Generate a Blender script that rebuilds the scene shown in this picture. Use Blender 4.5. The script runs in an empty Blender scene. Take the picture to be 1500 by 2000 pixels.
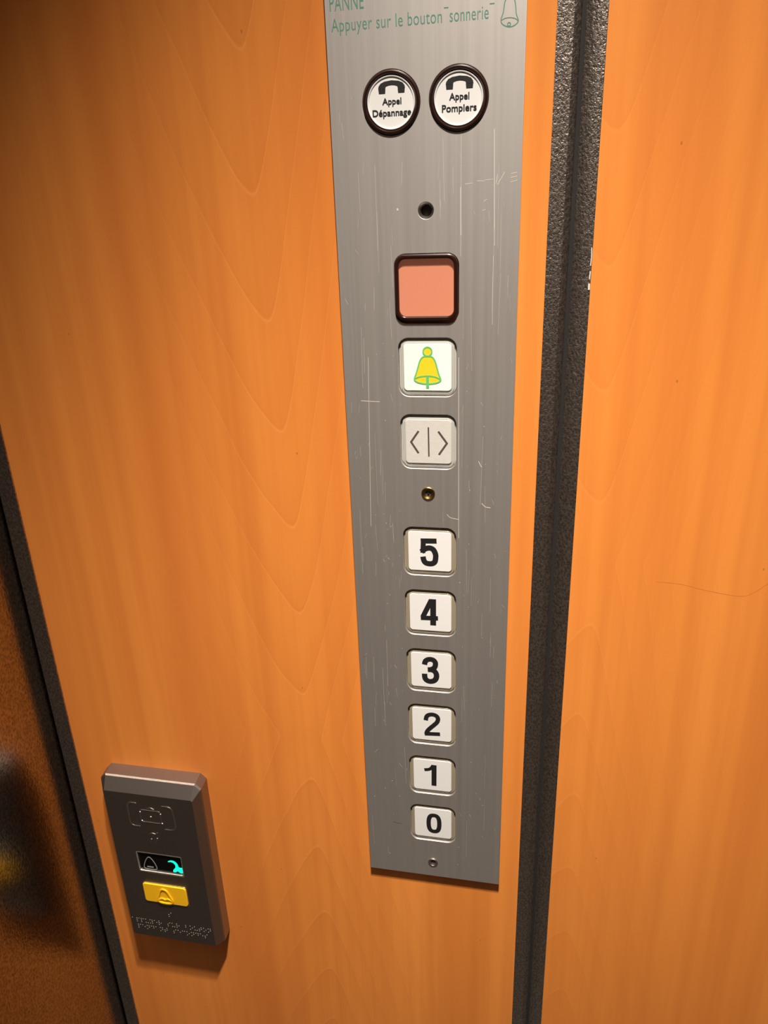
import bpy, bmesh, math, random
from mathutils import Vector, Matrix
random.seed(7)
sc = bpy.context.scene
C = bpy.context.collection
PZ = 0.95            # height of the control panel's lower edge above the cabin floor

# ------------------------------------------------------------------ camera
cam_data = bpy.data.cameras.new('camera')
cam = bpy.data.objects.new('camera', cam_data); C.objects.link(cam)
rt = Vector((0.98081, 0.19202, -0.03381)); dn = Vector((0.04067, -0.37109, -0.92771)); fw = Vector((-0.19069, 0.90853, -0.37178))
m = Matrix((rt, -dn, -fw)).transposed().to_4x4()
m.translation = Vector((0.12146, -0.46808 - 0.0045, 0.52479 + PZ))
cam.matrix_world = m
cam_data.sensor_fit = 'VERTICAL'; cam_data.sensor_height = 36.0
cam_data.lens = 1449.23 / 2000 * 36.0
cam_data.clip_start = 0.01
sc.camera = cam

# ------------------------------------------------------------------ world, exposure, lights
w = bpy.data.worlds.new('world'); sc.world = w; w.use_nodes = True
w.node_tree.nodes['Background'].inputs[0].default_value = (1.0, 0.88, 0.75, 1)
w.node_tree.nodes['Background'].inputs[1].default_value = 0.0
sc.view_settings.view_transform = 'Standard'; sc.view_settings.look = 'None'
sc.view_settings.exposure = 0.0; sc.view_settings.gamma = 1.0; sc.view_settings.use_curve_mapping = False

def spot(name, loc, energy, half_deg, blend, size, col, tilt=(0, 0)):
    l = bpy.data.lights.new(name, 'SPOT'); l.energy = energy; l.spot_size = math.radians(half_deg * 2)
    l.spot_blend = blend; l.shadow_soft_size = size; l.color = col
    o = bpy.data.objects.new(name, l); C.objects.link(o); o.location = loc
    o.rotation_euler = (math.radians(tilt[0]), math.radians(tilt[1]), 0)
    return o
WARM = (1.0, 0.885, 0.765)
spot('ceiling_spot_light', (0.135, -0.37, 2.17), 110, 43, 1.0, 0.02, WARM)
spot('ceiling_spot_light', (0.10, -0.42, 2.17), 94, 35, 1.0, 0.025, WARM)
la = bpy.data.lights.new('soft_fill_light', 'AREA'); la.shape = 'RECTANGLE'; la.size = 0.6; la.size_y = 0.5  # added fill light under the ceiling, stands for no actual fitting
la.energy = 0.6; la.color = (1.0, 0.88, 0.74)
lo = bpy.data.objects.new('soft_fill_light', la); C.objects.link(lo); lo.location = (0.45, -0.75, 2.18)

# ------------------------------------------------------------------ materials
def new_mat(name, col=(.5, .5, .5), rough=.5, metal=0.0, **kw):
    mt = bpy.data.materials.new(name); mt.use_nodes = True
    b = mt.node_tree.nodes['Principled BSDF']
    b.inputs['Base Color'].default_value = (*col, 1); b.inputs['Roughness'].default_value = rough
    b.inputs['Metallic'].default_value = metal
    for k, v in kw.items(): b.inputs[k.replace('_', ' ')].default_value = v
    return mt
class G:
    """tiny node-graph helper"""
    def __init__(s, mt): s.t = mt.node_tree; s.n = s.t.nodes; s.b = s.n['Principled BSDF']
    def put(s, i, v):
        if isinstance(v, bpy.types.NodeSocket): s.t.links.new(v, i)
        elif v is not None: i.default_value = v
    def m(s, op, a, b=None, c=None):
        x = s.n.new('ShaderNodeMath'); x.operation = op
        for k, v in enumerate((a, b, c)): s.put(x.inputs[k], v) if v is not None else None
        return x.outputs[0]
    def coords(s):
        t = s.n.new('ShaderNodeTexCoord'); p = s.n.new('ShaderNodeSeparateXYZ'); s.put(p.inputs[0], t.outputs['Object'])
        return t.outputs['Object'], p.outputs[0], p.outputs[1], p.outputs[2]
    def scaled(s, v, sx, sy, sz, loc=(0, 0, 0)):
        mp = s.n.new('ShaderNodeMapping'); s.put(mp.inputs[0], v); mp.inputs['Scale'].default_value = (sx, sy, sz)
        mp.inputs['Location'].default_value = loc
        return mp.outputs[0]
    def noise(s, v, scale=1, detail=2, rough=.5):
        x = s.n.new('ShaderNodeTexNoise'); s.put(x.inputs['Vector'], v); x.inputs['Scale'].default_value = scale
        x.inputs['Detail'].default_value = detail; x.inputs['Roughness'].default_value = rough
        return x.outputs['Fac']
    def ramp(s, f, stops):
        x = s.n.new('ShaderNodeValToRGB'); s.put(x.inputs[0], f); e = x.color_ramp.elements
        while len(e) < len(stops): e.new(.5)
        for k, (p, c) in enumerate(stops): e[k].position = p; e[k].color = (*c, 1)
        return x.outputs[0]
    def mix(s, f, a, b, mode='MIX'):
        x = s.n.new('ShaderNodeMix'); x.data_type = 'RGBA'; x.blend_type = mode
        s.put(x.inputs[0], f); s.put(x.inputs[6], (*a, 1) if isinstance(a, tuple) else a); s.put(x.inputs[7], (*b, 1) if isinstance(b, tuple) else b)
        return x.outputs[2]
    def bump(s, h, strength, dist):
        x = s.n.new('ShaderNodeBump'); s.put(x.inputs['Height'], h); x.inputs['Strength'].default_value = strength
        x.inputs['Distance'].default_value = dist; s.t.links.new(x.outputs[0], s.b.inputs['Normal'])

def wood(name, xc, zc, strength):
    """orange cherry laminate: cathedral growth rings whose axis stands at x = xc, mirrored about z = zc"""
    mt = new_mat(name, rough=.42); g = G(mt); v, x, y, z = g.coords()
    mt.node_tree.nodes['Principled BSDF'].inputs['Specular IOR Level'].default_value = .4
    wob = g.m('MULTIPLY', g.m('SUBTRACT', g.noise(g.scaled(v, 9, 9, 1.6), 1, 3, .55), .5), .05)
    drift = g.m('MULTIPLY', g.m('SUBTRACT', g.noise(g.scaled(v, 0.01, 0.01, 3.0, (3, 1, 2)), 1, 1), .5), .030)
    dx = g.m('ADD', g.m('SUBTRACT', x, xc), drift)
    left = g.m('LESS_THAN', dx, 0.0)
    slope = g.m('ADD', g.m('ADD', 3.9, g.m('MULTIPLY', left, -2.2)), g.m('MULTIPLY', g.m('ABSOLUTE', dx), 10.0))
    ax = g.m('SUBTRACT', g.m('SQRT', g.m('ADD', g.m('MULTIPLY', dx, dx), .006 ** 2)), .006)
    vv = g.m('SUBTRACT', g.m('ABSOLUTE', g.m('SUBTRACT', z, zc)), g.m('MULTIPLY', ax, slope))
    vv = g.m('ADD', vv, wob)
    ring = g.m('FRACT', g.m('DIVIDE', g.m('ADD', vv, 10 * .074 - .043), .074))
    near = g.m('POWER', 2.718, g.m('MULTIPLY', g.m('ABSOLUTE', dx), -13.0))   # rings read clearest near their axis
    line = g.ramp(ring, [(0, (1, 1, 1)), (.03, (0, 0, 0)), (.97, (0, 0, 0)), (1, (1, 1, 1))])
    dline = g.ramp(ring, [(0, (0, 0, 0)), (.012, (1, 1, 1)), (.07, (.55,) * 3), (.6, (0, 0, 0))])
    streak = g.noise(g.scaled(v, 70, 70, 1.3), 1, 4, .55)
    fine = g.noise(g.scaled(v, 900, 900, 25), 1, 2, .6)
    broad = g.noise(g.scaled(v, 11, 11, .8, (5, 5, 5)), 1, 3, .5)
    base = g.ramp(broad, [(.28, (.575, .168, .030)), (.5, (.70, .236, .043)), (.74, (.80, .29, .058))])
    base = g.mix(g.ramp(streak, [(.42, (0, 0, 0)), (.70, (.50,) * 3)]), base, (.56, .165, .030))
    base = g.mix(g.m('MULTIPLY', fine, .10), base, (.50, .16, .035))
    base = g.mix(g.m('MULTIPLY', g.m('MULTIPLY', dline, near), .34 * strength), base, (.50, .14, .022))
    base = g.mix(g.m('MULTIPLY', g.m('MULTIPLY', line, near), .20 * strength), base, (.90, .38, .11))
    fleck = g.n.new('ShaderNodeTexVoronoi'); g.put(fleck.inputs['Vector'], g.scaled(v, 42, 42, 26)); fleck.inputs['Scale'].default_value = 1
    base = g.mix(g.ramp(fleck.outputs['Distance'], [(.018, (.55,) * 3), (.030, (0, 0, 0))]), base, (.24, .08, .015))
    g.put(g.b.inputs['Base Color'], base)
    g.bump(g.noise(g.scaled(v, 500, 500, 500), 1, 2), .05, .0005)
    return mt

def grain_steel(name, col, scale, strength, rough=.26):
    """leather-grained stainless steel sheet"""
    mt = new_mat(name, col, rough, 1.0); g = G(mt); v, x, y, z = g.coords()
    h1 = g.n.new('ShaderNodeTexVoronoi'); h1.feature = 'SMOOTH_F1'
    warp = g.n.new('ShaderNodeTexNoise'); g.put(warp.inputs['Vector'], v); warp.inputs['Scale'].default_value = scale * .8
    mv = g.n.new('ShaderNodeVectorMath'); mv.operation = 'MULTIPLY_ADD'; g.put(mv.inputs[0], warp.outputs['Color'])
    mv.inputs[1].default_value = (.0018,) * 3; g.put(mv.inputs[2], v)
    g.put(h1.inputs['Vector'], g.scaled(mv.outputs[0], 1, 1, .62)); h1.inputs['Scale'].default_value = scale
    h = g.m('ADD', h1.outputs['Distance'], g.m('MULTIPLY', g.noise(v, scale * 1.7, 2), .8))
    g.bump(h, strength, .0006)
    g.put(g.b.inputs['Base Color'], g.mix(g.ramp(h1.outputs['Distance'], [(.15, (0, 0, 0)), (.6, (1, 1, 1))]), tuple(c * .62 for c in col), tuple(min(1, c * 1.25) for c in col)))
    return mt

M = {}
M['wood'] = wood('cherry_laminate', -.0475, .128 + PZ, 1.0)
M['wood_right'] = wood('cherry_laminate_right', .166, .300 + PZ, .6)
M['trim_steel'] = grain_steel('dark_grained_steel', (.35, .305, .27), 820, .50, .38)
M['wall_steel'] = grain_steel('grained_steel_sheet', (.32, .285, .255), 620, .14, .18)
M['groove'] = new_mat('groove_black', (.006, .005, .005), .8)
# brushed plate
mt = new_mat('brushed_stainless', (.60, .575, .55), .36, .95); g = G(mt); v, x, y, z = g.coords()
br = g.noise(g.scaled(v, 1500, 1500, 9), 1, 3, .6); br2 = g.noise(g.scaled(v, 260, 260, 3), 1, 3, .6)
g.put(g.b.inputs['Base Color'], g.mix(br2, (.64, .62, .595), (.71, .69, .665)))
g.put(g.b.inputs['Roughness'], g.m('ADD', .475, g.m('MULTIPLY', br2, .05)))
g.bump(br, .08, .0003); M['plate'] = mt
M['scratch'] = new_mat('bright_scratch', (.70, .67, .62), .5, .35)
M['mark_dark'] = new_mat('dark_mark', (.05, .04, .035), .6)
M['white_cap'] = new_mat('white_button_plastic', (.70, .71, .71), .30)
mt = new_mat('scuffed_white_plastic', (.74, .72, .67), .42); g = G(mt); v, x, y, z = g.coords()
g.put(g.b.inputs['Base Color'], g.mix(g.noise(g.scaled(v, 260, 260, 900), 1, 3), (.47, .465, .435), (.60, .59, .56))); M['scuffed_cap'] = mt
mt = new_mat('lit_white_plastic', (.70, .74, .66), .3); g = G(mt); v, x, y, z = g.coords()
mt.node_tree.nodes['Principled BSDF'].inputs['Emission Color'].default_value = (.93, 1, .86, 1)
mt.node_tree.nodes['Principled BSDF'].inputs['Emission Strength'].default_value = .14; M['lit_cap'] = mt
M['acrylic'] = new_mat('clear_grey_acrylic', (.40, .40, .37), .14)
M['acrylic_tan'] = new_mat('yellowed_clear_acrylic', (.27, .235, .17), .16)
M['ink'] = new_mat('black_ink', (.006, .006, .007), .6)
M['ink_grey'] = new_mat('grey_ink', (.075, .062, .050), .5)
M['green_ink'] = new_mat('faded_green_ink', (.085, .23, .175), .6)
M['bell_green'] = new_mat('green_bell_line', (.10, .40, .12), .4, Emission_Color=(.10, .45, .12, 1), Emission_Strength=.22)
M['bell_yellow'] = new_mat('yellow_bell_fill', (.76, .50, .02), .35, Emission_Color=(1, .72, .02, 1), Emission_Strength=.10)
M['maroon'] = new_mat('dark_maroon_plastic', (.020, .006, .004), .22)
M['salmon'] = new_mat('lit_salmon_plastic', (.49, .19, .115), .35, Emission_Color=(1, .32, .17, 1), Emission_Strength=.12)
M['dark_mesh'] = new_mat('dark_speaker_mesh', (.02, .015, .012), .6)
M['steel'] = new_mat('screw_steel', (.42, .39, .36), .38, 1.0)
M['brass'] = new_mat('brass', (.26, .18, .06), .36, 1.0)
M['housing'] = new_mat('satin_grey_metal', (.30, .265, .245), .40, 1.0); g = G(M['housing']); v, x, y, z = g.coords()
g.bump(g.noise(v, 2600, 2), .06, .0003)
M['window_frame'] = new_mat('polished_edge', (.80, .78, .74), .36, 1.0)
M['screen'] = new_mat('black_screen', (.003, .003, .003), .12)
M['icon_grey'] = new_mat('grey_icon', (.22, .24, .22), .5)
M['icon_green'] = new_mat('lit_green_icon', (0, .5, .35), .5, Emission_Color=(.0, .95, .62, 1), Emission_Strength=1.0)
M['yellow'] = new_mat('yellow_plastic', (.86, .47, .008), .38)
M['engrave'] = new_mat('engraved_edge', (.60, .56, .52), .35, 1.0)
M['relief'] = new_mat('raised_dot_metal', (.62, .58, .52), .45, 1.0)
M['floor'] = new_mat('dark_floor', (.035, .030, .025), .5)
M['ceiling'] = new_mat('ceiling_white', (.70, .67, .62), .6)
M['rear'] = new_mat('grey_beige_laminate', (.20, .18, .16), .5)

# ------------------------------------------------------------------ geometry helpers
WP = {}                                   # world position of each object's origin
def link(me, name, mat, parent=None, origin=(0, 0, 0)):
    o = bpy.data.objects.new(name, me); C.objects.link(o)
    if mat is not None and not me.materials: me.materials.append(mat)
    O = Vector(origin); WP[o.name] = O
    if parent is not None: o.parent = parent; o.location = O - WP[parent.name]
    else: o.location = O
    return o
def empty(name, origin):
    o = bpy.data.objects.new(name, None); C.objects.link(o); o.location = origin; WP[o.name] = Vector(origin)
    o.empty_display_size = .02
    return o
def tag(o, label=None, cat=None, group=None, kind=None):
    for k, v in (('label', label), ('category', cat), ('group', group), ('kind', kind)):
        if v: o[k] = v
    return o
def smooth(me, deg=30):
    for p in me.polygons: p.use_smooth = True
    try: me.set_sharp_from_angle(angle=math.radians(deg))
    except Exception: pass
    for p in me.polygons:
        if abs(p.normal.y) > .9995: p.use_smooth = False
def box_mesh(x0, x1, y0, y1, z0, z1, O=(0, 0, 0)):
    me = bpy.data.meshes.new('box'); bm = bmesh.new()
    bmesh.ops.create_cube(bm, size=1)
    for v in bm.verts:
        v.co = Vector((x0 + (v.co.x + .5) * (x1 - x0), y0 + (v.co.y + .5) * (y1 - y0), z0 + (v.co.z + .5) * (z1 - z0))) - Vector(O)
    bm.to_mesh(me); bm.free(); return me
def rrect(cx, cz, w, h, r, n=7):
    pts = []
    for sx, sz, a0 in ((1, 1, 0), (-1, 1, 90), (-1, -1, 180), (1, -1, 270)):
        for k in range(n + 1):
            a = math.radians(a0 + 90 * k / n)
            pts.append((cx + sx * (w / 2 - r) + r * math.cos(a), cz + sz * (h / 2 - r) + r * math.sin(a)))
    return pts
def circ(cx, cz, r, n=48, rz=None):
    return [(cx + r * math.cos(2 * math.pi * k / n), cz + (rz or r) * math.sin(2 * math.pi * k / n)) for k in range(n)]
def slab(outlines, yf, yb, bevel=0.0, O=(0, 0, 0), seg=2):
    """solid with outlines (first is the outside, the others holes) in x/z, front face at y=yf, back at y=yb"""
    cu = bpy.data.curves.new('c', 'CURVE'); cu.dimensions = '2D'; cu.fill_mode = 'BOTH'
    for pts in outlines:
        s = cu.splines.new('POLY'); s.points.add(len(pts) - 1); s.use_cyclic_u = True
        for k, (px, pz) in enumerate(pts): s.points[k].co = ((px - O[0]) * 100, (pz - O[2]) * 100, 0, 1)   # x100: keep the fill accurate
    th = abs(yb - yf) * 100
    cu.bevel_depth = bevel * 100; cu.bevel_resolution = seg; cu.offset = -bevel * 100
    cu.extrude = max(th / 2 - bevel * 100, 0)
    t = bpy.data.objects.new('t', cu); C.objects.link(t)
    dg = bpy.context.evaluated_depsgraph_get()
    me = bpy.data.meshes.new_from_object(t.evaluated_get(dg))
    bpy.data.objects.remove(t); bpy.data.curves.remove(cu)
    yc = (yf + yb) / 2 - O[1]
    for v in me.vertices: v.co = Vector((v.co.x / 100, yc - v.co.z / 100, v.co.y / 100))
    me.materials.clear()
    bm = bmesh.new(); bm.from_mesh(me); bmesh.ops.remove_doubles(bm, verts=bm.verts, dist=2e-7)
    bmesh.ops.recalc_face_normals(bm, faces=bm.faces)
    bm.to_mesh(me); bm.free()
    smooth(me, 35); return me
def join(meshes, name='joined'):
    bm = bmesh.new()
    for me in meshes: bm.from_mesh(me)
    out = bpy.data.meshes.new(name); bm.to_mesh(out); bm.free(); smooth(out, 35); return out
def ribbon(pts, width, closed=False):
    """outline(s) of a stroke along pts: returns list of quads-outline polygons merged as two rails"""
    n = len(pts); L, R = [], []
    for i in range(n):
        a = Vector(pts[(i - 1) % n] if (closed or i > 0) else pts[i]); b = Vector(pts[i]); c = Vector(pts[(i + 1) % n] if (closed or i < n - 1) else pts[i])
        d1 = (b - a); d2 = (c - b)
        if d1.length < 1e-9: d1 = d2
        if d2.length < 1e-9: d2 = d1
        d1.normalize(); d2.normalize()
        n1 = Vector((-d1.y, d1.x)); n2 = Vector((-d2.y, d2.x)); mm = (n1 + n2)
        if mm.length < 1e-6: mm = n1
        mm.normalize(); k = min(1 / max(mm.dot(n1), .3), 2.2)
        L.append(b + mm * k * width / 2); R.append(b - mm * k * width / 2)
    return L, R
def stroke(strokes, yf, yb, O=(0, 0, 0)):
    """strokes = [(points in x/z, width, closed)] -> one mesh of raised ribbons from y=yb to y=yf"""
    bm = bmesh.new(); O = Vector(O)
    for si, (pts, wd, closed) in enumerate(strokes):
        L, R = ribbon(pts, wd, closed); n = len(pts)
        yo = -(si % 5) * 8e-6
        V = [[bm.verts.new(Vector((p[0], y + yo, p[1])) - O) for p in rail] for rail in (L, R) for y in (yf, yb)]
        Lf, Lb, Rf, Rb = V
        for i in range(n if closed else n - 1):
            j = (i + 1) % n
            bm.faces.new((Lf[i], Rf[i], Rf[j], Lf[j])); bm.faces.new((Lf[i], Lf[j], Lb[j], Lb[i])); bm.faces.new((Rf[j], Rf[i], Rb[i], Rb[j]))
            bm.faces.new((Lb[i], Lb[j], Rb[j], Rb[i]))
        if not closed:
            bm.faces.new((Lf[0], Lb[0], Rb[0], Rf[0])); bm.faces.new((Lf[-1], Rf[-1], Rb[-1], Lb[-1]))
    bmesh.ops.recalc_face_normals(bm, faces=bm.faces)
    me = bpy.data.meshes.new('stroke'); bm.to_mesh(me); bm.free(); return me
def cat(pts, sub=6, closed=False):
    """smooth a point list"""
    out = []; n = len(pts)
    for i in range(n if closed else n - 1):
        P = [pts[(i + k) % n] if closed else pts[min(max(i + k, 0), n - 1)] for k in (-1, 0, 1, 2)]
        for s in range(sub):
            t = s / sub
            out.append(tuple(.5 * (2 * P[1][k] + (P[2][k] - P[0][k]) * t + (2 * P[0][k] - 5 * P[1][k] + 4 * P[2][k] - P[3][k]) * t * t + (3 * P[1][k] - P[0][k] - 3 * P[2][k] + P[3][k]) * t ** 3) for k in (0, 1)))
    if not closed: out.append(tuple(pts[-1]))
    return out
def text_mesh(s, x0, x1, zb, caph, yf, yb, O=(0, 0, 0), bold=0.0, spacing=1.0, capref='A', slope=0.0):
    """lettering from x0 to x1 on baseline zb, capitals caph tall"""
    def ev(body):
        cu = bpy.data.curves.new('f', 'FONT'); cu.body = body; cu.size = 10; cu.space_character = spacing; cu.offset = bold; cu.extrude = .5
        cu.resolution_u = 5
        t = bpy.data.objects.new('t', cu); C.objects.link(t); dg = bpy.context.evaluated_depsgraph_get()
        me = bpy.data.meshes.new_from_object(t.evaluated_get(dg)); bpy.data.objects.remove(t); bpy.data.curves.remove(cu); return me
    r = ev(capref); H = max(v.co.y for v in r.vertices)
    me = ev(s); X0 = min(v.co.x for v in me.vertices); X1 = max(v.co.x for v in me.vertices)
    for v in me.vertices:
        fx = (v.co.x - X0) / (X1 - X0)
        v.co = Vector((x0 + fx * (x1 - x0), (yf + yb) / 2 - v.co.z * abs(yb - yf), zb + v.co.y / H * caph)) - Vector(O)
    me.materials.clear(); return me
def prism(profile, z0, z1, O=(0, 0, 0)):
    """profile in x/y extruded from z0 to z1"""
    bm = bmesh.new(); O = Vector(O)
    profile = [((px - .1215) * 1.0080 + .1215, py) for px, py in profile]
    a = [bm.verts.new(Vector((px, py, z0)) - O) for px, py in profile]; b = [bm.verts.new(Vector((px, py, z1)) - O) for px, py in profile]
    n = len(a)
    for i in range(n): bm.faces.new((a[i], a[(i + 1) % n], b[(i + 1) % n], b[i]))
    bm.faces.new(a[::-1]); bm.faces.new(b); bmesh.ops.recalc_face_normals(bm, faces=bm.faces)
    me = bpy.data.meshes.new('prism'); bm.to_mesh(me); bm.free(); smooth(me, 40); return me

# ------------------------------------------------------------------ the cabin
ZT = 2.2
def struct(name, me, mat, label=None):
    o = link(me, name, mat); tag(o, label, None, None, 'structure'); return o
FX = lambda x: (x - .1215) * 1.0080 + .1215        # wall plane lies a plate's thickness behind the plate's face
XL = FX(-.2805); XR = 1.0; YB = -1.2
struct('wall_center', box_mesh(FX(-.2650), FX(.1260), 0, .02, 0, ZT), M['wood'], 'orange cherry wood laminate panel carrying the steel button plate')
struct('wall_right', box_mesh(FX(.1512), XR, -.0012, .02, 0, ZT), M['wood_right'], 'orange cherry wood laminate panel right of the dark metal strips')
struct('wall_left', box_mesh(XL - .02, XL, YB, .02, 0, ZT), M['wall_steel'], 'reflective textured dark steel panel at the left corner')
struct('wall_rear', box_mesh(XL - .02, XR + .02, YB - .02, YB, 0, ZT), M['rear'], 'plain cabin wall behind the camera')
struct('wall_far_right', box_mesh(XR, XR + .02, YB, .02, 0, ZT), M['rear'], 'plain cabin wall far to the right of the camera')
struct('floor', box_mesh(XL - .02, XR + .02, YB - .02, .03, -.02, 0), M['floor'], 'dark cabin floor')
struct('ceiling', box_mesh(XL - .02, XR + .02, YB - .02, .03, ZT, ZT + .02), M['ceiling'], 'pale cabin ceiling')
# textured edge trims: flat flange, rounded edge that rolls into the dark joint
def arc(cx, cy, r, a0, a1, n=6): return [(cx + r * math.cos(math.radians(a0 + (a1 - a0) * k / n)), cy + r * math.sin(math.radians(a0 + (a1 - a0) * k / n))) for k in range(n + 1)]
struct('trim_1', prism([(-.2647, .004), (-.2647, -.0014)] + [(-.2776, -.0014)] + arc(-.2776, .0001, .0015, 270, 180, 5)[1:] + [(-.2791, .004)], 0, ZT), M['trim_steel'],
       'dark grained metal edge strip left of the wood panel')
struct('trim_2', prism([(.1257, .004), (.1257, -.0016)] + [(.1345, -.0016), (.1372, -.0004), (.1384, .0010)] + [(.1388, .006)], 0, ZT), M['trim_steel'],
       'wider dark grained metal strip next to the button plate panel')
struct('trim_3', prism([(.1408, .006), (.1408, .0012), (.1416, .0004), (.1512, -.0026), (.1517, -.0024), (.1517, .004)], 0, ZT), M['trim_steel'],
       'narrower brown-tinged metal strip edging the right wood panel')
struct('trim_4', box_mesh(FX(.1380), FX(.1415), .0045, .02, 0, ZT), M['groove'], 'black joint between the two metal strips at right')
struct('trim_5', box_mesh(FX(-.2815), FX(-.2640), .0032, .02, 0, ZT), M['groove'], 'black joint in the left corner')

# wear on the setting
zs = lambda v: v + PZ
OC = (.151, 0, zs(.49)); t3 = bpy.data.objects['trim_3']; wr = bpy.data.objects['wall_right']
M['chip'] = new_mat('bare_edge', (.85, .80, .72), .4, .3)
link(stroke([([(.15130, zs(.5030)), (.15150, zs(.4980)), (.15125, zs(.4930))], .0005, False), ([(.15135, zs(.4900)), (.15120, zs(.4855))], .0006, False), ([(.15115, zs(.4830)), (.15125, zs(.4795))], .0011, False)], -.00275, -.0024, OC), 'worn_edge', M['chip'], t3, OC)
M['wood_dent'] = new_mat('wood_scratch', (.50, .15, .030), .5)
OW = (.24, 0, zs(.288))
link(stroke([(cat([(.2080, zs(.2895)), (.2240, zs(.2885)), (.2400, zs(.2850)), (.2600, zs(.2822)), (.2680, zs(.2845)), (.2770, zs(.2925))]), .00035, False)], -.00123, -.0011, OW), 'scratch', M['wood_dent'], wr, OW)

# ------------------------------------------------------------------ control panel
YF = -.0045                                     # plate front
P0 = (.055, 0, PZ)
panel = empty('elevator_control_panel', P0)
tag(panel, 'tall brushed steel lift button panel with floors 0 to 5 on the wood wall', 'control panel')
XC = .0548
def zz(v): return v + PZ
holes = []
NUM = {5: .3045, 4: .2555, 3: .2062, 2: .1567, 1: .1073, 0: .0578}
PK = {n: rrect(XC, zz(z), .0372, .0372, .0068) for n, z in NUM.items()}
PK['bell'] = rrect(XC, zz(.4336), .0374, .0374, .0068); PK['door'] = rrect(XC, zz(.3844), .0372, .0372, .0068)
PK['lamp'] = rrect(XC, zz(.4817), .0396, .0412, .0070)
PK['r1'] = circ(.0359, zz(.5834), .0166, 64); PK['r2'] = circ(.0741, zz(.5834), .0166, 64)
PK['mic'] = circ(.0550, zz(.5262), .0046, 32)
PK['k1'] = circ(.0543, zz(.3481), .0044, 32); PK['k2'] = circ(.0545, zz(.0154), .0039, 32)
plate_out = [(0, zz(0)), (.110, zz(0)), (.110, zz(.78)), (0, zz(.78))]
O = (.055, 0, zz(.39))
plate = link(slab([plate_out] + list(PK.values()), YF, 0.0, .00035, O, 2), 'face_plate', M['plate'], panel, O)
tag(plate, 'scratched brushed steel plate')

# regular buttons -----------------------------------------------------------
def button_body_mesh(half, rim):
    """recessed clear collar with a raised clear rim around the insert, centred at the origin"""
    collar = slab([rrect(0, 0, .0368, .0368, .0066)], YF + .0022, 0.0, .0003)
    r = slab([rrect(0, 0, rim, rim, .0036), rrect(0, 0, half * 2 - .0012, half * 2 - .0012, .0022)], YF + .0009, YF + .0024, .0005, seg=3)
    step = slab([rrect(0, 0, rim + .0022, rim + .0022, .0046)], YF + .0012, YF + .0024, .0004)
    return join([collar, r, step])
body_me = button_body_mesh(.0153, .0322)
body_tan = body_me.copy()
body_me.materials.append(M['acrylic']); body_tan.materials.append(M['acrylic_tan'])
cap_me = slab([rrect(0, 0, .0304, .0300, .0022)], YF + .0005, YF + .0022, .0003, seg=3)
def button(n, z, label, body, capmat, mark=None, markmat=None, markname='digit'):
    O = (XC, 0, zz(z))
    b = link(body, 'button', None, panel, O); tag(b, label)
    me = cap_me.copy(); c = link(me, 'button_cap', capmat, b, O)
    if mark: link(mark(O), markname, markmat, b, O)
    return b
YM = YF + .00038
# digit strokes in crop pixels: (centre, mm per px across, mm per px up, row slope)
DG = {
 5: ((490, 372), .0647, .0685, .049, [([(393, 251), (566, 253)], 52), ([(424, 228), (415, 384)], 50),
     (cat([(400, 372), (440, 340), (490, 330), (530, 350), (553, 400), (554, 445), (545, 485), (520, 505), (484, 508), (445, 497), (425, 470), (416, 428)]), 54)]),
 4: ((500, 1042), .0662, .0755, .065, [([(531, 893), (529, 1178)], 56), ([(392, 1094), (583, 1101)], 46), ([(512, 900), (415, 1085)], 48)]),
 3: ((510, 1665), .0676, .0795, .080, [(cat([(437, 1597), (447, 1562), (472, 1544), (502, 1540), (535, 1549), (557, 1575), (557, 1610), (540, 1638), (505, 1652), (472, 1652)]), 50),
     (cat([(475, 1654), (515, 1656), (548, 1672), (568, 1705), (567, 1745), (545, 1775), (505, 1786), (465, 1776), (441, 1748), (436, 1700)]), 52)]),
 2: ((717, 278), .0790, .0890, .095, [(cat([(658, 230), (668, 190), (696, 172), (735, 172), (768, 190), (779, 220), (768, 252), (737, 283), (700, 315), (673, 345), (662, 378)]), 38),
     ([(645, 373), (798, 378)], 36)]),
 1: ((725, 775), .0810, .0960, .108, [([(743, 668), (740, 882)], 42), (cat([(646, 714), (685, 712), (712, 700), (732, 672)]), 28)]),
 0: ((728, 1243), .0850, .0990, .121, [(None, 37)]),
}
def digit_mark(n):
    (cx, cy), sx, sy, sl, strokes = DG[n]
    def f(O):
        out = []
        for pts, wd in strokes:
            if pts is None:
                pts = [(738 + 52 * math.copysign(abs(math.cos(t)) ** .72, math.cos(t)), 1243 + 1.2 + 86 * math.copysign(abs(math.sin(t)) ** .80, math.sin(t))) for t in [2 * math.pi * k / 40 for k in range(40)]]
                q = [(O[0] + (x - cx) * sx / 1000, O[2] - (y - cy) * sy / 1000) for x, y in pts]; out.append((q, 1.15 * wd * sx / 1000, True)); continue
            q = [(O[0] + (x - cx) * sx / 1000, O[2] - (y - sl * (x - cx) - cy) * sy / 1000) for x, y in pts]
            out.append((q, 1.08 * wd * (sx + sy) / 2000, False))
        return stroke(out, YM, YM + .0002, O)
    return f
words_ = {5: 'top of the number column', 4: 'below the 5', 3: 'below the 4', 2: 'below the 3', 1: 'below the 2', 0: 'lowest of the column'}
for n, z in NUM.items():
    button(n, z, 'white floor button marked %d, %s' % (n, words_[n]), body_tan, M['white_cap'], digit_mark(n), M['ink'], 'digit')
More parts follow.
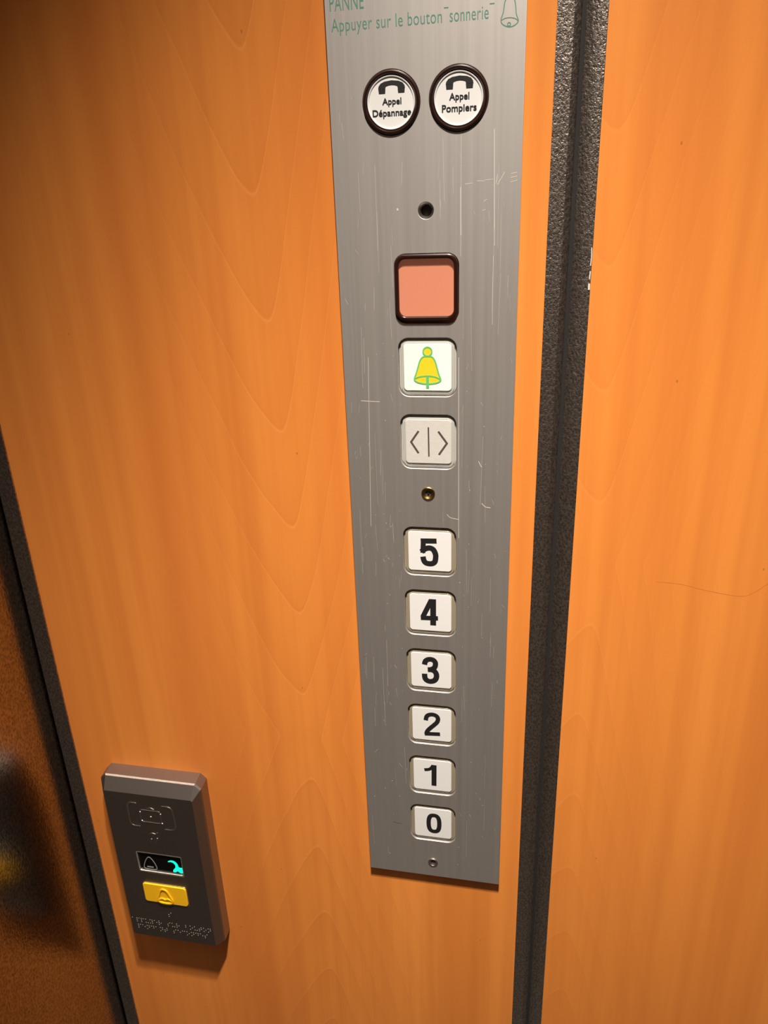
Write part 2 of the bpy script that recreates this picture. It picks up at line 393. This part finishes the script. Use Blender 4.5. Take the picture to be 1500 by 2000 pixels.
# door-open button
def door_mark(O):
    K = lambda x, y: (O[0] + (x - 538) * .0622 / 1000, O[2] - (y - 1245) * .0635 / 1000)
    return stroke([([K(540, 1088), K(542, 1402)], .00098, False), ([K(434, 1130), K(352, 1248), K(430, 1368)], .00125, False),
                   ([K(645, 1130), K(736, 1255), K(650, 1380)], .00125, False)], YM, YM + .0002, O)
button('door', .3844, 'off-white door opening button with two arrowheads and a line', body_me, M['scuffed_cap'], door_mark, M['ink_grey'], 'door_symbol')
# bell button
ob = (XC, 0, zz(.4336))
bb = button('bell', .4336, 'lit white alarm button with a yellow bell', body_me, M['lit_cap'])
K = lambda x, y: (XC + (x - 528) * .0588 / 1000, zz(.4336) - (y - 430) * .0596 / 1000)
bodyp = cat([K(497, 312), K(470, 325), K(445, 362), K(425, 425), K(405, 490), K(383, 552), K(400, 580), K(450, 598), K(528, 606), K(610, 598), K(655, 582), K(672, 560), K(650, 500), K(630, 425), K(612, 365), K(588, 325), K(562, 312)], 4)
head = [K(530 + 47 * math.cos(t), 262 + 47 * math.sin(t)) for t in [2 * math.pi * k / 24 for k in range(24)]]
link(join([slab([bodyp], YM, YM + .0002, 0, ob), slab([head], YM, YM + .0002, 0, ob)]), 'bell_symbol', M['bell_yellow'], bb, ob)
YM2 = YM - .00012
brim = cat([K(383, 552), K(440, 530), K(528, 520), K(610, 530), K(672, 560)], 5)
link(stroke([(bodyp, .0009, True), (head, .0009, True), (brim, .0009, False), ([K(527, 530), K(527, 652)], .0019, False)], YM2, YM2 + .0002, ob), 'bell_outline', M['bell_green'], bb, ob)

# orange lamp ---------------------------------------------------------------
ol = (XC, 0, zz(.4817))
fr = slab([rrect(XC, zz(.4826), .0388, .0388, .0062), rrect(XC, zz(.4824), .0338, .0338, .0042)], YF - .0022, 0.0, .0011, ol, 4)
lamp = link(fr, 'indicator_light', M['maroon'], panel, ol); tag(lamp, 'square orange indicator in a dark raised frame')
link(slab([rrect(XC, zz(.4824), .0350, .0350, .0045)], YF + .0004, 0.0, .0005, ol), 'light_cover', M['salmon'], lamp, ol)

# round call buttons ---------------------------------------------------------
def lathe(profile, cx, cz, O, n=64):
    """profile [(radius, y)] turned about the axis through (cx, cz) that leaves the wall"""
    bm = bmesh.new(); rings = []
    for r, y in profile:
        if r < 1e-7: rings.append([bm.verts.new(Vector((cx, y, cz)) - Vector(O))] * n)
        else: rings.append([bm.verts.new(Vector((cx + r * math.cos(2 * math.pi * k / n), y, cz + r * math.sin(2 * math.pi * k / n))) - Vector(O)) for k in range(n)])
    for a, b in zip(rings, rings[1:]):
        for k in range(n):
            vs = []
            for v in (a[k], a[(k + 1) % n], b[(k + 1) % n], b[k]):
                if v not in vs: vs.append(v)
            if len(vs) > 2:
                try: bm.faces.new(vs)
                except ValueError: pass
    bmesh.ops.recalc_face_normals(bm, faces=bm.faces)
    me = bpy.data.meshes.new('lathe'); bm.to_mesh(me); bm.free(); smooth(me, 40); return me
def round_button(cx, label, lines, phone_c, px):
    cz = zz(.5834); O = (cx, 0, cz)
    ring = lathe([(.0164, -.0002), (.0164, YF - .0002), (.0160, YF - .0010), (.0154, YF - .0014), (.0147, YF - .0013), (.0141, YF - .0006), (.0139, YF + .0016), (.0139, -.0002), (.0164, -.0002)], cx, cz, O)
    b = link(ring, 'call_button', M['maroon'], panel, O); tag(b, label)
    link(lathe([(.0138, -.0004), (.0138, YF - .0002), (.0135, YF - .0007), (.0130, YF - .0006), (.0127, YF - .0001), (0, YF - .0001)], cx, cz, O), 'button_cap', M['white_cap'], b, O)
    y = YF - .0002; K = lambda u, v: (cx + (u - px[0]) * .0547 / 1000, cz - ((v - px[1]) + .07 * (u - px[0])) * .0468 / 1000)
    # handset: arched back over two ear blocks
    a = phone_c
    hs = [(-140, 12), (-136, -12), (-115, -42), (-75, -62), (0, -72), (75, -62), (115, -42), (136, -12), (140, 12), (66, 12), (60, -12), (30, -22), (0, -25), (-30, -22), (-60, -12), (-66, 12)]
    up = [K(a[0] + u, a[1] + v - .07 * u) for u, v in hs]
    bl = [[K(a[0] + u, a[1] + v - .07 * u) for u, v in ((s * 138, 18), (s * 134, 62), (s * 68, 62), (s * 64, 18))] for s in (-1, 1)]
    link(join([slab([up], y - .0001, y, 0, O)] + [slab([q], y - .0001, y, 0, O) for q in bl]), 'phone_symbol', M['ink'], b, O)
    me = [text_mesh(s, x0, x1, zb, h, y - .0001, y, O, bold=.21, spacing=1.02) for s, x0, x1, zb, h in lines]
    link(join(me), 'lettering', M['ink'], b, O)
b1 = (.0359, zz(.5834)); b2 = (.0741, zz(.5834))
round_button(.0359, 'round white call button reading Appel Dépannage', [('Appel', b1[0] - .0050, b1[0] + .0060, b1[1] - .0008, .0032), ('Dépannage', b1[0] - .0108, b1[0] + .0115, b1[1] - .0066, .0034)], (420, 283), (410, 448))
round_button(.0741, 'round white call button reading Appel Pompiers', [('Appel', b2[0] - .0052, b2[0] + .0060, b2[1] - .0006, .0034), ('Pompiers', b2[0] - .0093, b2[0] + .0101, b2[1] - .0064, .0036)], (1152, 238), (1142, 402))

# microphone hole, screws -----------------------------------------------------
om = (.0550, 0, zz(.5262))
mic = link(lathe([(.0046, YF - .00005), (.0044, YF + .0004), (.0034, YF + .0018), (.0032, -.0003)], .0550, zz(.5262), om, 40), 'microphone_hole', M['steel'], panel, om)
dots = []
mesh_disc = lathe([(.0042, -.0002), (0, -.0002)], .0550, zz(.5262), om, 40)
link(mesh_disc, 'microphone_mesh', M['dark_mesh'], mic, om)
def screw(cx, cz, r, mat, label, brass=False):
    O = (cx, 0, cz)
    s = link(lathe([(r, YF + .0004), (r, YF - .0004), (r * .93, YF - .0007), (r * .80, YF - .0006), (r * .72, YF - .0002), (r * .44, YF + .0004), (r * .40, YF + .0020), (0, YF + .0020)], cx, cz, O, 40), 'screw', mat, panel, O)
    tag(s, label)
    link(lathe([(r * .45, YF + .0003), (r * .40, YF + .0012), (0, YF + .0012)], cx, cz, O, 24), 'screw_socket', M['mark_dark'], s, O)
    link(lathe([(r * .15, YF + .0012), (r * .14, YF + .0003), (0, YF + .0002)], cx, cz - r * .12, O, 16), 'socket_pin', mat, s, O)
screw(.0543, zz(.3481), .0046, M['brass'], 'brass key screw below the door button')
screw(.0545, zz(.0154), .0041, M['steel'], 'steel screw at the foot of the plate')

# printed words and bell at the top -------------------------------------------
ot = (.052, 0, zz(.625)); yt = YF - .00006
words3 = join([text_mesh('PANNE', .0030, .0222, zz(.6296), .0075, yt, YF, ot, bold=-.02, spacing=1.05),
               text_mesh('Appuyer sur le bouton', .0034, .0650, zz(.6199), .0062, yt, YF, ot, bold=-.03, spacing=1.06),
               text_mesh('sonnerie', .0692, .0900, zz(.6199), .0062, yt, YF, ot, bold=-.03, spacing=1.06),
               stroke([([(.0661, zz(.6266)), (.0685, zz(.6266))], .0005, False), ([(.0905, zz(.6266)), (.0930, zz(.6266))], .0005, False)], yt, YF, ot)])
link(words3, 'printed_words', M['green_ink'], panel, ot)
K = lambda u, v: (.1011 + (u - 1280) * .0000835, zz(.6192) - (v - 120) * .000094 - (u - 1280) * .0000066)
bl = cat([K(1270, 18), K(1250, 35), K(1243, 70), K(1238, 95), K(1226, 125), K(1232, 145), K(1260, 158), K(1290, 160), K(1320, 148), K(1335, 130), K(1322, 100), K(1316, 60), K(1308, 30), K(1290, 18)], 4)
link(stroke([(bl, .0005, True), (cat([K(1228, 130), K(1250, 120), K(1285, 116), K(1318, 121), K(1333, 132)], 4), .0004, False), (circ(*K(1280, 8), .0009, 12), .0004, True),
             (circ(*K(1277, 148), .0008, 12), .0005, True)], yt, YF, ot), 'printed_bell', M['green_ink'], panel, ot)

# scratches -----------------------------------------------------------------------
os_ = (.055, 0, zz(.3)); S = [([(.0379, zz(.5279)), (.0383, zz(.5268))], .0010, False)]
def sline(x0, z0, x1, z1, wd=.00016): S.append(([(x0, zz(z0)), (x1, zz(z1))], wd, False))
sline(.0747, .440, .0751, .316, .00030); sline(.0757, .600, .0757, .500, .00016); sline(.0942, .5673, .0955, .5057, .00034); sline(.0950, .500, .0952, .46, .00016)
sline(.0104, .4116, .0231, .4111, .00032); sline(.0165, .440, .0135, .322, .00022); sline(.0880, .372, .0900, .368, .0004)
sline(.0755, .538, .0757, .512, .0004)
S.append((cat([(.0670, zz(.3335)), (.0695, zz(.3310)), (.0750, zz(.3300))]), .0003, False))
S.append((cat([(.0905, zz(.3425)), (.0930, zz(.3400)), (.0965, zz(.3395))]), .0004, False))
for u0, v0, u1, v1 in ((.0780, .5395, .0822, .5400), (.0848, .5410, .0890, .5408), (.0895, .5412, .0940, .5415), (.0965, .5440, .0958, .5390), (.0965, .5385, .1005, .5450), (.1040, .5420, .1075, .5425),
                       (.1042, .5440, .1075, .5445), (.1038, .5395, .1078, .5405), (.0880, .5250, .0900, .5255), (.0890, .5300, .0905, .5310)):
    sline(u0, v0, u1, v1, .00026)
def clear(x, z, r=.001):
    if .0355 < x < .0745 and (z < .5031): 
        return any(lo < z < hi for lo, hi in ((.326, .338), (.36, .364), (.404, .413), (.454, .458)))
    if abs(z - .5834) < .019: return x < .016 or x > .094
    return abs(x - .055) > .006
R = random.Random(3)
for k in range(260):
    x = R.uniform(.003, .107); z = R.uniform(.01, .60); L = R.choice((.002, .004, .008, .02, .04)) * R.uniform(.5, 1.3)
    if z < .33 and R.random() < .25: continue
    dx = R.gauss(0, .0006) + (R.uniform(-.002, .002) if L < .005 else 0)
    if all(clear(x + dx * t, z - L * t) and z - L * t > .003 for t in (0, .25, .5, .75, 1)): sline(x, z, x + dx, z - L, R.uniform(.00004, .00010))
for k in range(70):
    x = R.uniform(.003, .107); z = R.uniform(.01, .45)
    if clear(x, z): sline(x, z, x + R.uniform(-.0006, .0006), z + R.uniform(-.0005, .0005), R.uniform(.00015, .00035))
tag(link(stroke(S, YF - .00003, YF, os_), 'scratch_marks', M['scratch'], panel, os_), kind='stuff')
link(stroke([([(.0215, zz(.0545)), (.0245, zz(.0541)), (.0288, zz(.0537))], .00045, False)], YF - .00003, YF, os_), 'dark_scuff', M['mark_dark'], panel, os_)

# ------------------------------------------------------------------ alarm intercom unit at lower left
XA = -.1920; HW = .0475; D = .0205
OA = (XA, 0, PZ - .015)
unit = empty('alarm_intercom', OA)
tag(unit, 'small grey metal alarm call box with yellow bell button, below left of the steel plate', 'intercom')
def octo(hw, zt, zb, c): return [(XA - hw, zb + c), (XA - hw + c, zb), (XA + hw - c, zb), (XA + hw, zb + c), (XA + hw, zt - c), (XA + hw - c, zt), (XA - hw + c, zt), (XA - hw, zt - c)]
sec = [(0.0, octo(HW, zz(.0786), zz(-.1150), .0050)), (-.0115, octo(HW, zz(.0770), zz(-.1150), .0050)), (-.0130, octo(HW - .0008, zz(.0762), zz(-.1142), .0049)), (-D, octo(.0418, zz(.0662), zz(-.1080), .0012))]
bm = bmesh.new(); rings = [[bm.verts.new(Vector((x, y, z)) - Vector(OA)) for x, z in pts] for y, pts in sec]
for a, b in zip(rings, rings[1:]):
    for k in range(8): bm.faces.new((a[k], a[(k + 1) % 8], b[(k + 1) % 8], b[k]))
bmesh.ops.recalc_face_normals(bm, faces=bm.faces); shell = bpy.data.meshes.new('shell'); bm.to_mesh(shell); bm.free()
WIN = rrect(XA + .0001, zz(-.0125), .0440, .0236, .0018); BTN = rrect(XA + .0001, zz(-.0494), .0436, .0236, .0028)
front = slab([octo(.0418, zz(.0662), zz(-.1080), .0012), WIN, BTN], -D, -D + .0026, 0, OA)
hs = link(join([shell, front]), 'housing', M['housing'], unit, OA)
for p in hs.data.polygons: p.use_smooth = False
yw = -D - .0002
fr = slab([rrect(XA + .0001, zz(-.0127), .0450, .0250, .0022), rrect(XA + .0001, zz(-.0125), .0424, .0214, .0012)], yw, -D + .0026, .0008, OA, 3)
wf = link(fr, 'display_frame', M['window_frame'], unit, OA)
OD = (XA, 0, zz(-.0125))
scr = link(slab([rrect(XA + .0001, zz(-.0125), .0432, .0224, .001)], -D + .0016, -D + .0036, 0, OD), 'display', M['screen'], unit, OD); tag(scr, 'black display window with a grey bell and a glowing green mark')
ys = -D + .00150
mm = lambda *P: [(a / 1000, zz(b / 1000)) for a, b in P]
link(stroke([(cat(mm((-203.0, -7.6), (-206.5, -11.8), (-209.0, -18.4), (-208.6, -21.6), (-203, -22.3), (-197.6, -21.6), (-196.8, -18.4), (-199.4, -11.2)), 4, True), .0007, True),
             (mm((-206.2, -19.5), (-200.0, -19.5)), .0011, False)], ys - .0002, ys, OD), 'bell_icon', M['icon_grey'], scr, OD)
teal = cat(mm((-184.6, -9.8), (-182.2, -8.3), (-179.2, -8.2), (-176.9, -9.5), (-175.4, -12.0), (-174.8, -14.8), (-173.4, -15.6), (-171.2, -15.7), (-170.9, -20.2), (-172.2, -21.8), (-174.4, -21.4), (-176.3, -20.0), (-178.6, -21.6), (-180.8, -21.3), (-180.2, -18.8),
               (-178.2, -16.4), (-177.8, -13.2), (-179.2, -10.8), (-181.6, -9.8), (-184.0, -10.4)), 4)
link(slab([teal], ys - .0002, ys, 0, OD), 'green_icon', M['icon_green'], scr, OD)
# yellow button with raised bell
OY = (XA, 0, zz(-.0494))
yb_ = link(slab([rrect(XA + .0001, zz(-.0492), .0424, .0222, .0026)], -D - .0012, -D + .0026, .0006, OY, 3), 'alarm_button', M['yellow'], unit, OY)
tag(yb_, 'yellow alarm button with a raised bell')
link(slab([rrect(XA + .0001, zz(-.0494), .0446, .0246, .0032), rrect(XA + .0001, zz(-.0494), .0430, .0230, .0026)], -D - .0002, -D + .0026, .0003, OA, 2), 'button_rim', M['engrave'], unit, OA)
yy = -D - .0012
belly = cat(mm((-193.0, -42.2), (-195.6, -43.8), (-197.6, -49.0), (-199.6, -55.0), (-198.4, -58.4), (-192.4, -59.4), (-186.6, -58.4), (-185.2, -55.0), (-187.4, -49.0), (-189.6, -44.0)), 4, True)
link(stroke([(belly, .0013, True), (cat(mm((-199.0, -55.6), (-195.4, -53.8), (-192.4, -54.8), (-189.6, -53.8), (-185.8, -55.6)), 4), .0011, False)], yy - .0009, yy + .0002, OY), 'bell_relief', M['yellow'], yb_, OY)
# engraved badge outline: corner brackets round a card, fingers below
ye = -D - .00022
G1 = [(cat(mm((-203.6, 55.6), (-209.6, 56.0), (-212.4, 53.0), (-213.0, 43.0), (-213.0, 34.0), (-210.6, 30.2), (-203.8, 29.8)), 4), .0011, False),
      (cat(mm((-180.0, 55.6), (-174.0, 55.6), (-170.6, 52.6), (-169.6, 43.0), (-169.8, 34.0), (-173.0, 30.0), (-180.2, 29.6)), 4), .0011, False)]
G2 = [(rrect(-.1920, zz(.0425), .0194, .0134, .0020, 4), .0006, True), (cat(mm((-194.6, 51.2), (-191.0, 52.4), (-187.8, 51.0)), 4), .0006, False)]
G3 = [(cat(mm((-196.8, 21.6), (-194.0, 23.4), (-190.6, 22.6), (-188.6, 24.6)), 4), .0007, False), (mm((-195.4, 16.6), (-196.8, 13.2)), .0007, False), (mm((-189.6, 18.0), (-191.6, 13.4)), .0007, False)]
badge = link(stroke(G1 + G2 + G3, ye, -D + .0002, OA), 'engraved_symbol', M['engrave'], unit, OA)
link(join([lathe([(.0009, -D + .0001), (.0007, -D - .0003), (0, -D - .0005)], a / 1000, zz(b / 1000), OA, 12) for a, b in ((-201.6, 46.4), (-182.2, 46.4), (-182.0, 36.0), (-201.0, 36.6), (-192.0, 42.2))]), 'symbol_dots', M['window_frame'], unit, OA)
# raised dots and lettering at the foot
CELLS = {'a': '1', 'p': '1234', 'u': '136', 'y': '13456', 'e': '15', 's': '234', 'r': '1235', 'l': '123', 'b': '12', 'o': '135', 't': '2345', 'n': '1345', 'd': '145', ' ': '', 'c': '14'}
def braille(s, x0, z0, cell, pit):
    out = []
    for i, ch in enumerate(s):
        for d in CELLS[ch]:
            k = int(d) - 1; out.append((x0 + i * cell + (k // 3) * pit, z0 - (k % 3) * pit))
    return out
dots = braille('s', XA - .0010, zz(-.0735), .004, .0024) + braille('appuyer sur bouton', XA - .0400, zz(-.0868), .00452, .0021) + braille('pendant secondes', XA - .0352, zz(-.0950), .00452, .0021)
def dome_mesh(P, r, h, y, O, n=8):
    bm = bmesh.new()
    for x, z in P:
        a = [bm.verts.new(Vector((x + r * math.cos(2 * math.pi * k / n), y, z + r * math.sin(2 * math.pi * k / n))) - Vector(O)) for k in range(n)]
        b = [bm.verts.new(Vector((x + .6 * r * math.cos(2 * math.pi * k / n), y - h * .75, z + .6 * r * math.sin(2 * math.pi * k / n))) - Vector(O)) for k in range(n)]
        c = bm.verts.new(Vector((x, y - h, z)) - Vector(O))
        for k in range(n): j = (k + 1) % n; bm.faces.new((a[k], a[j], b[j], b[k])); bm.faces.new((b[k], b[j], c))
    bmesh.ops.recalc_face_normals(bm, faces=bm.faces); me = bpy.data.meshes.new('domes'); bm.to_mesh(me); bm.free(); smooth(me, 60); return me
bo = link(dome_mesh(dots, .00062, .00045, -D, OA), 'raised_dots', M['relief'], unit, OA); tag(bo, 'tiny raised reading dots', kind='stuff')
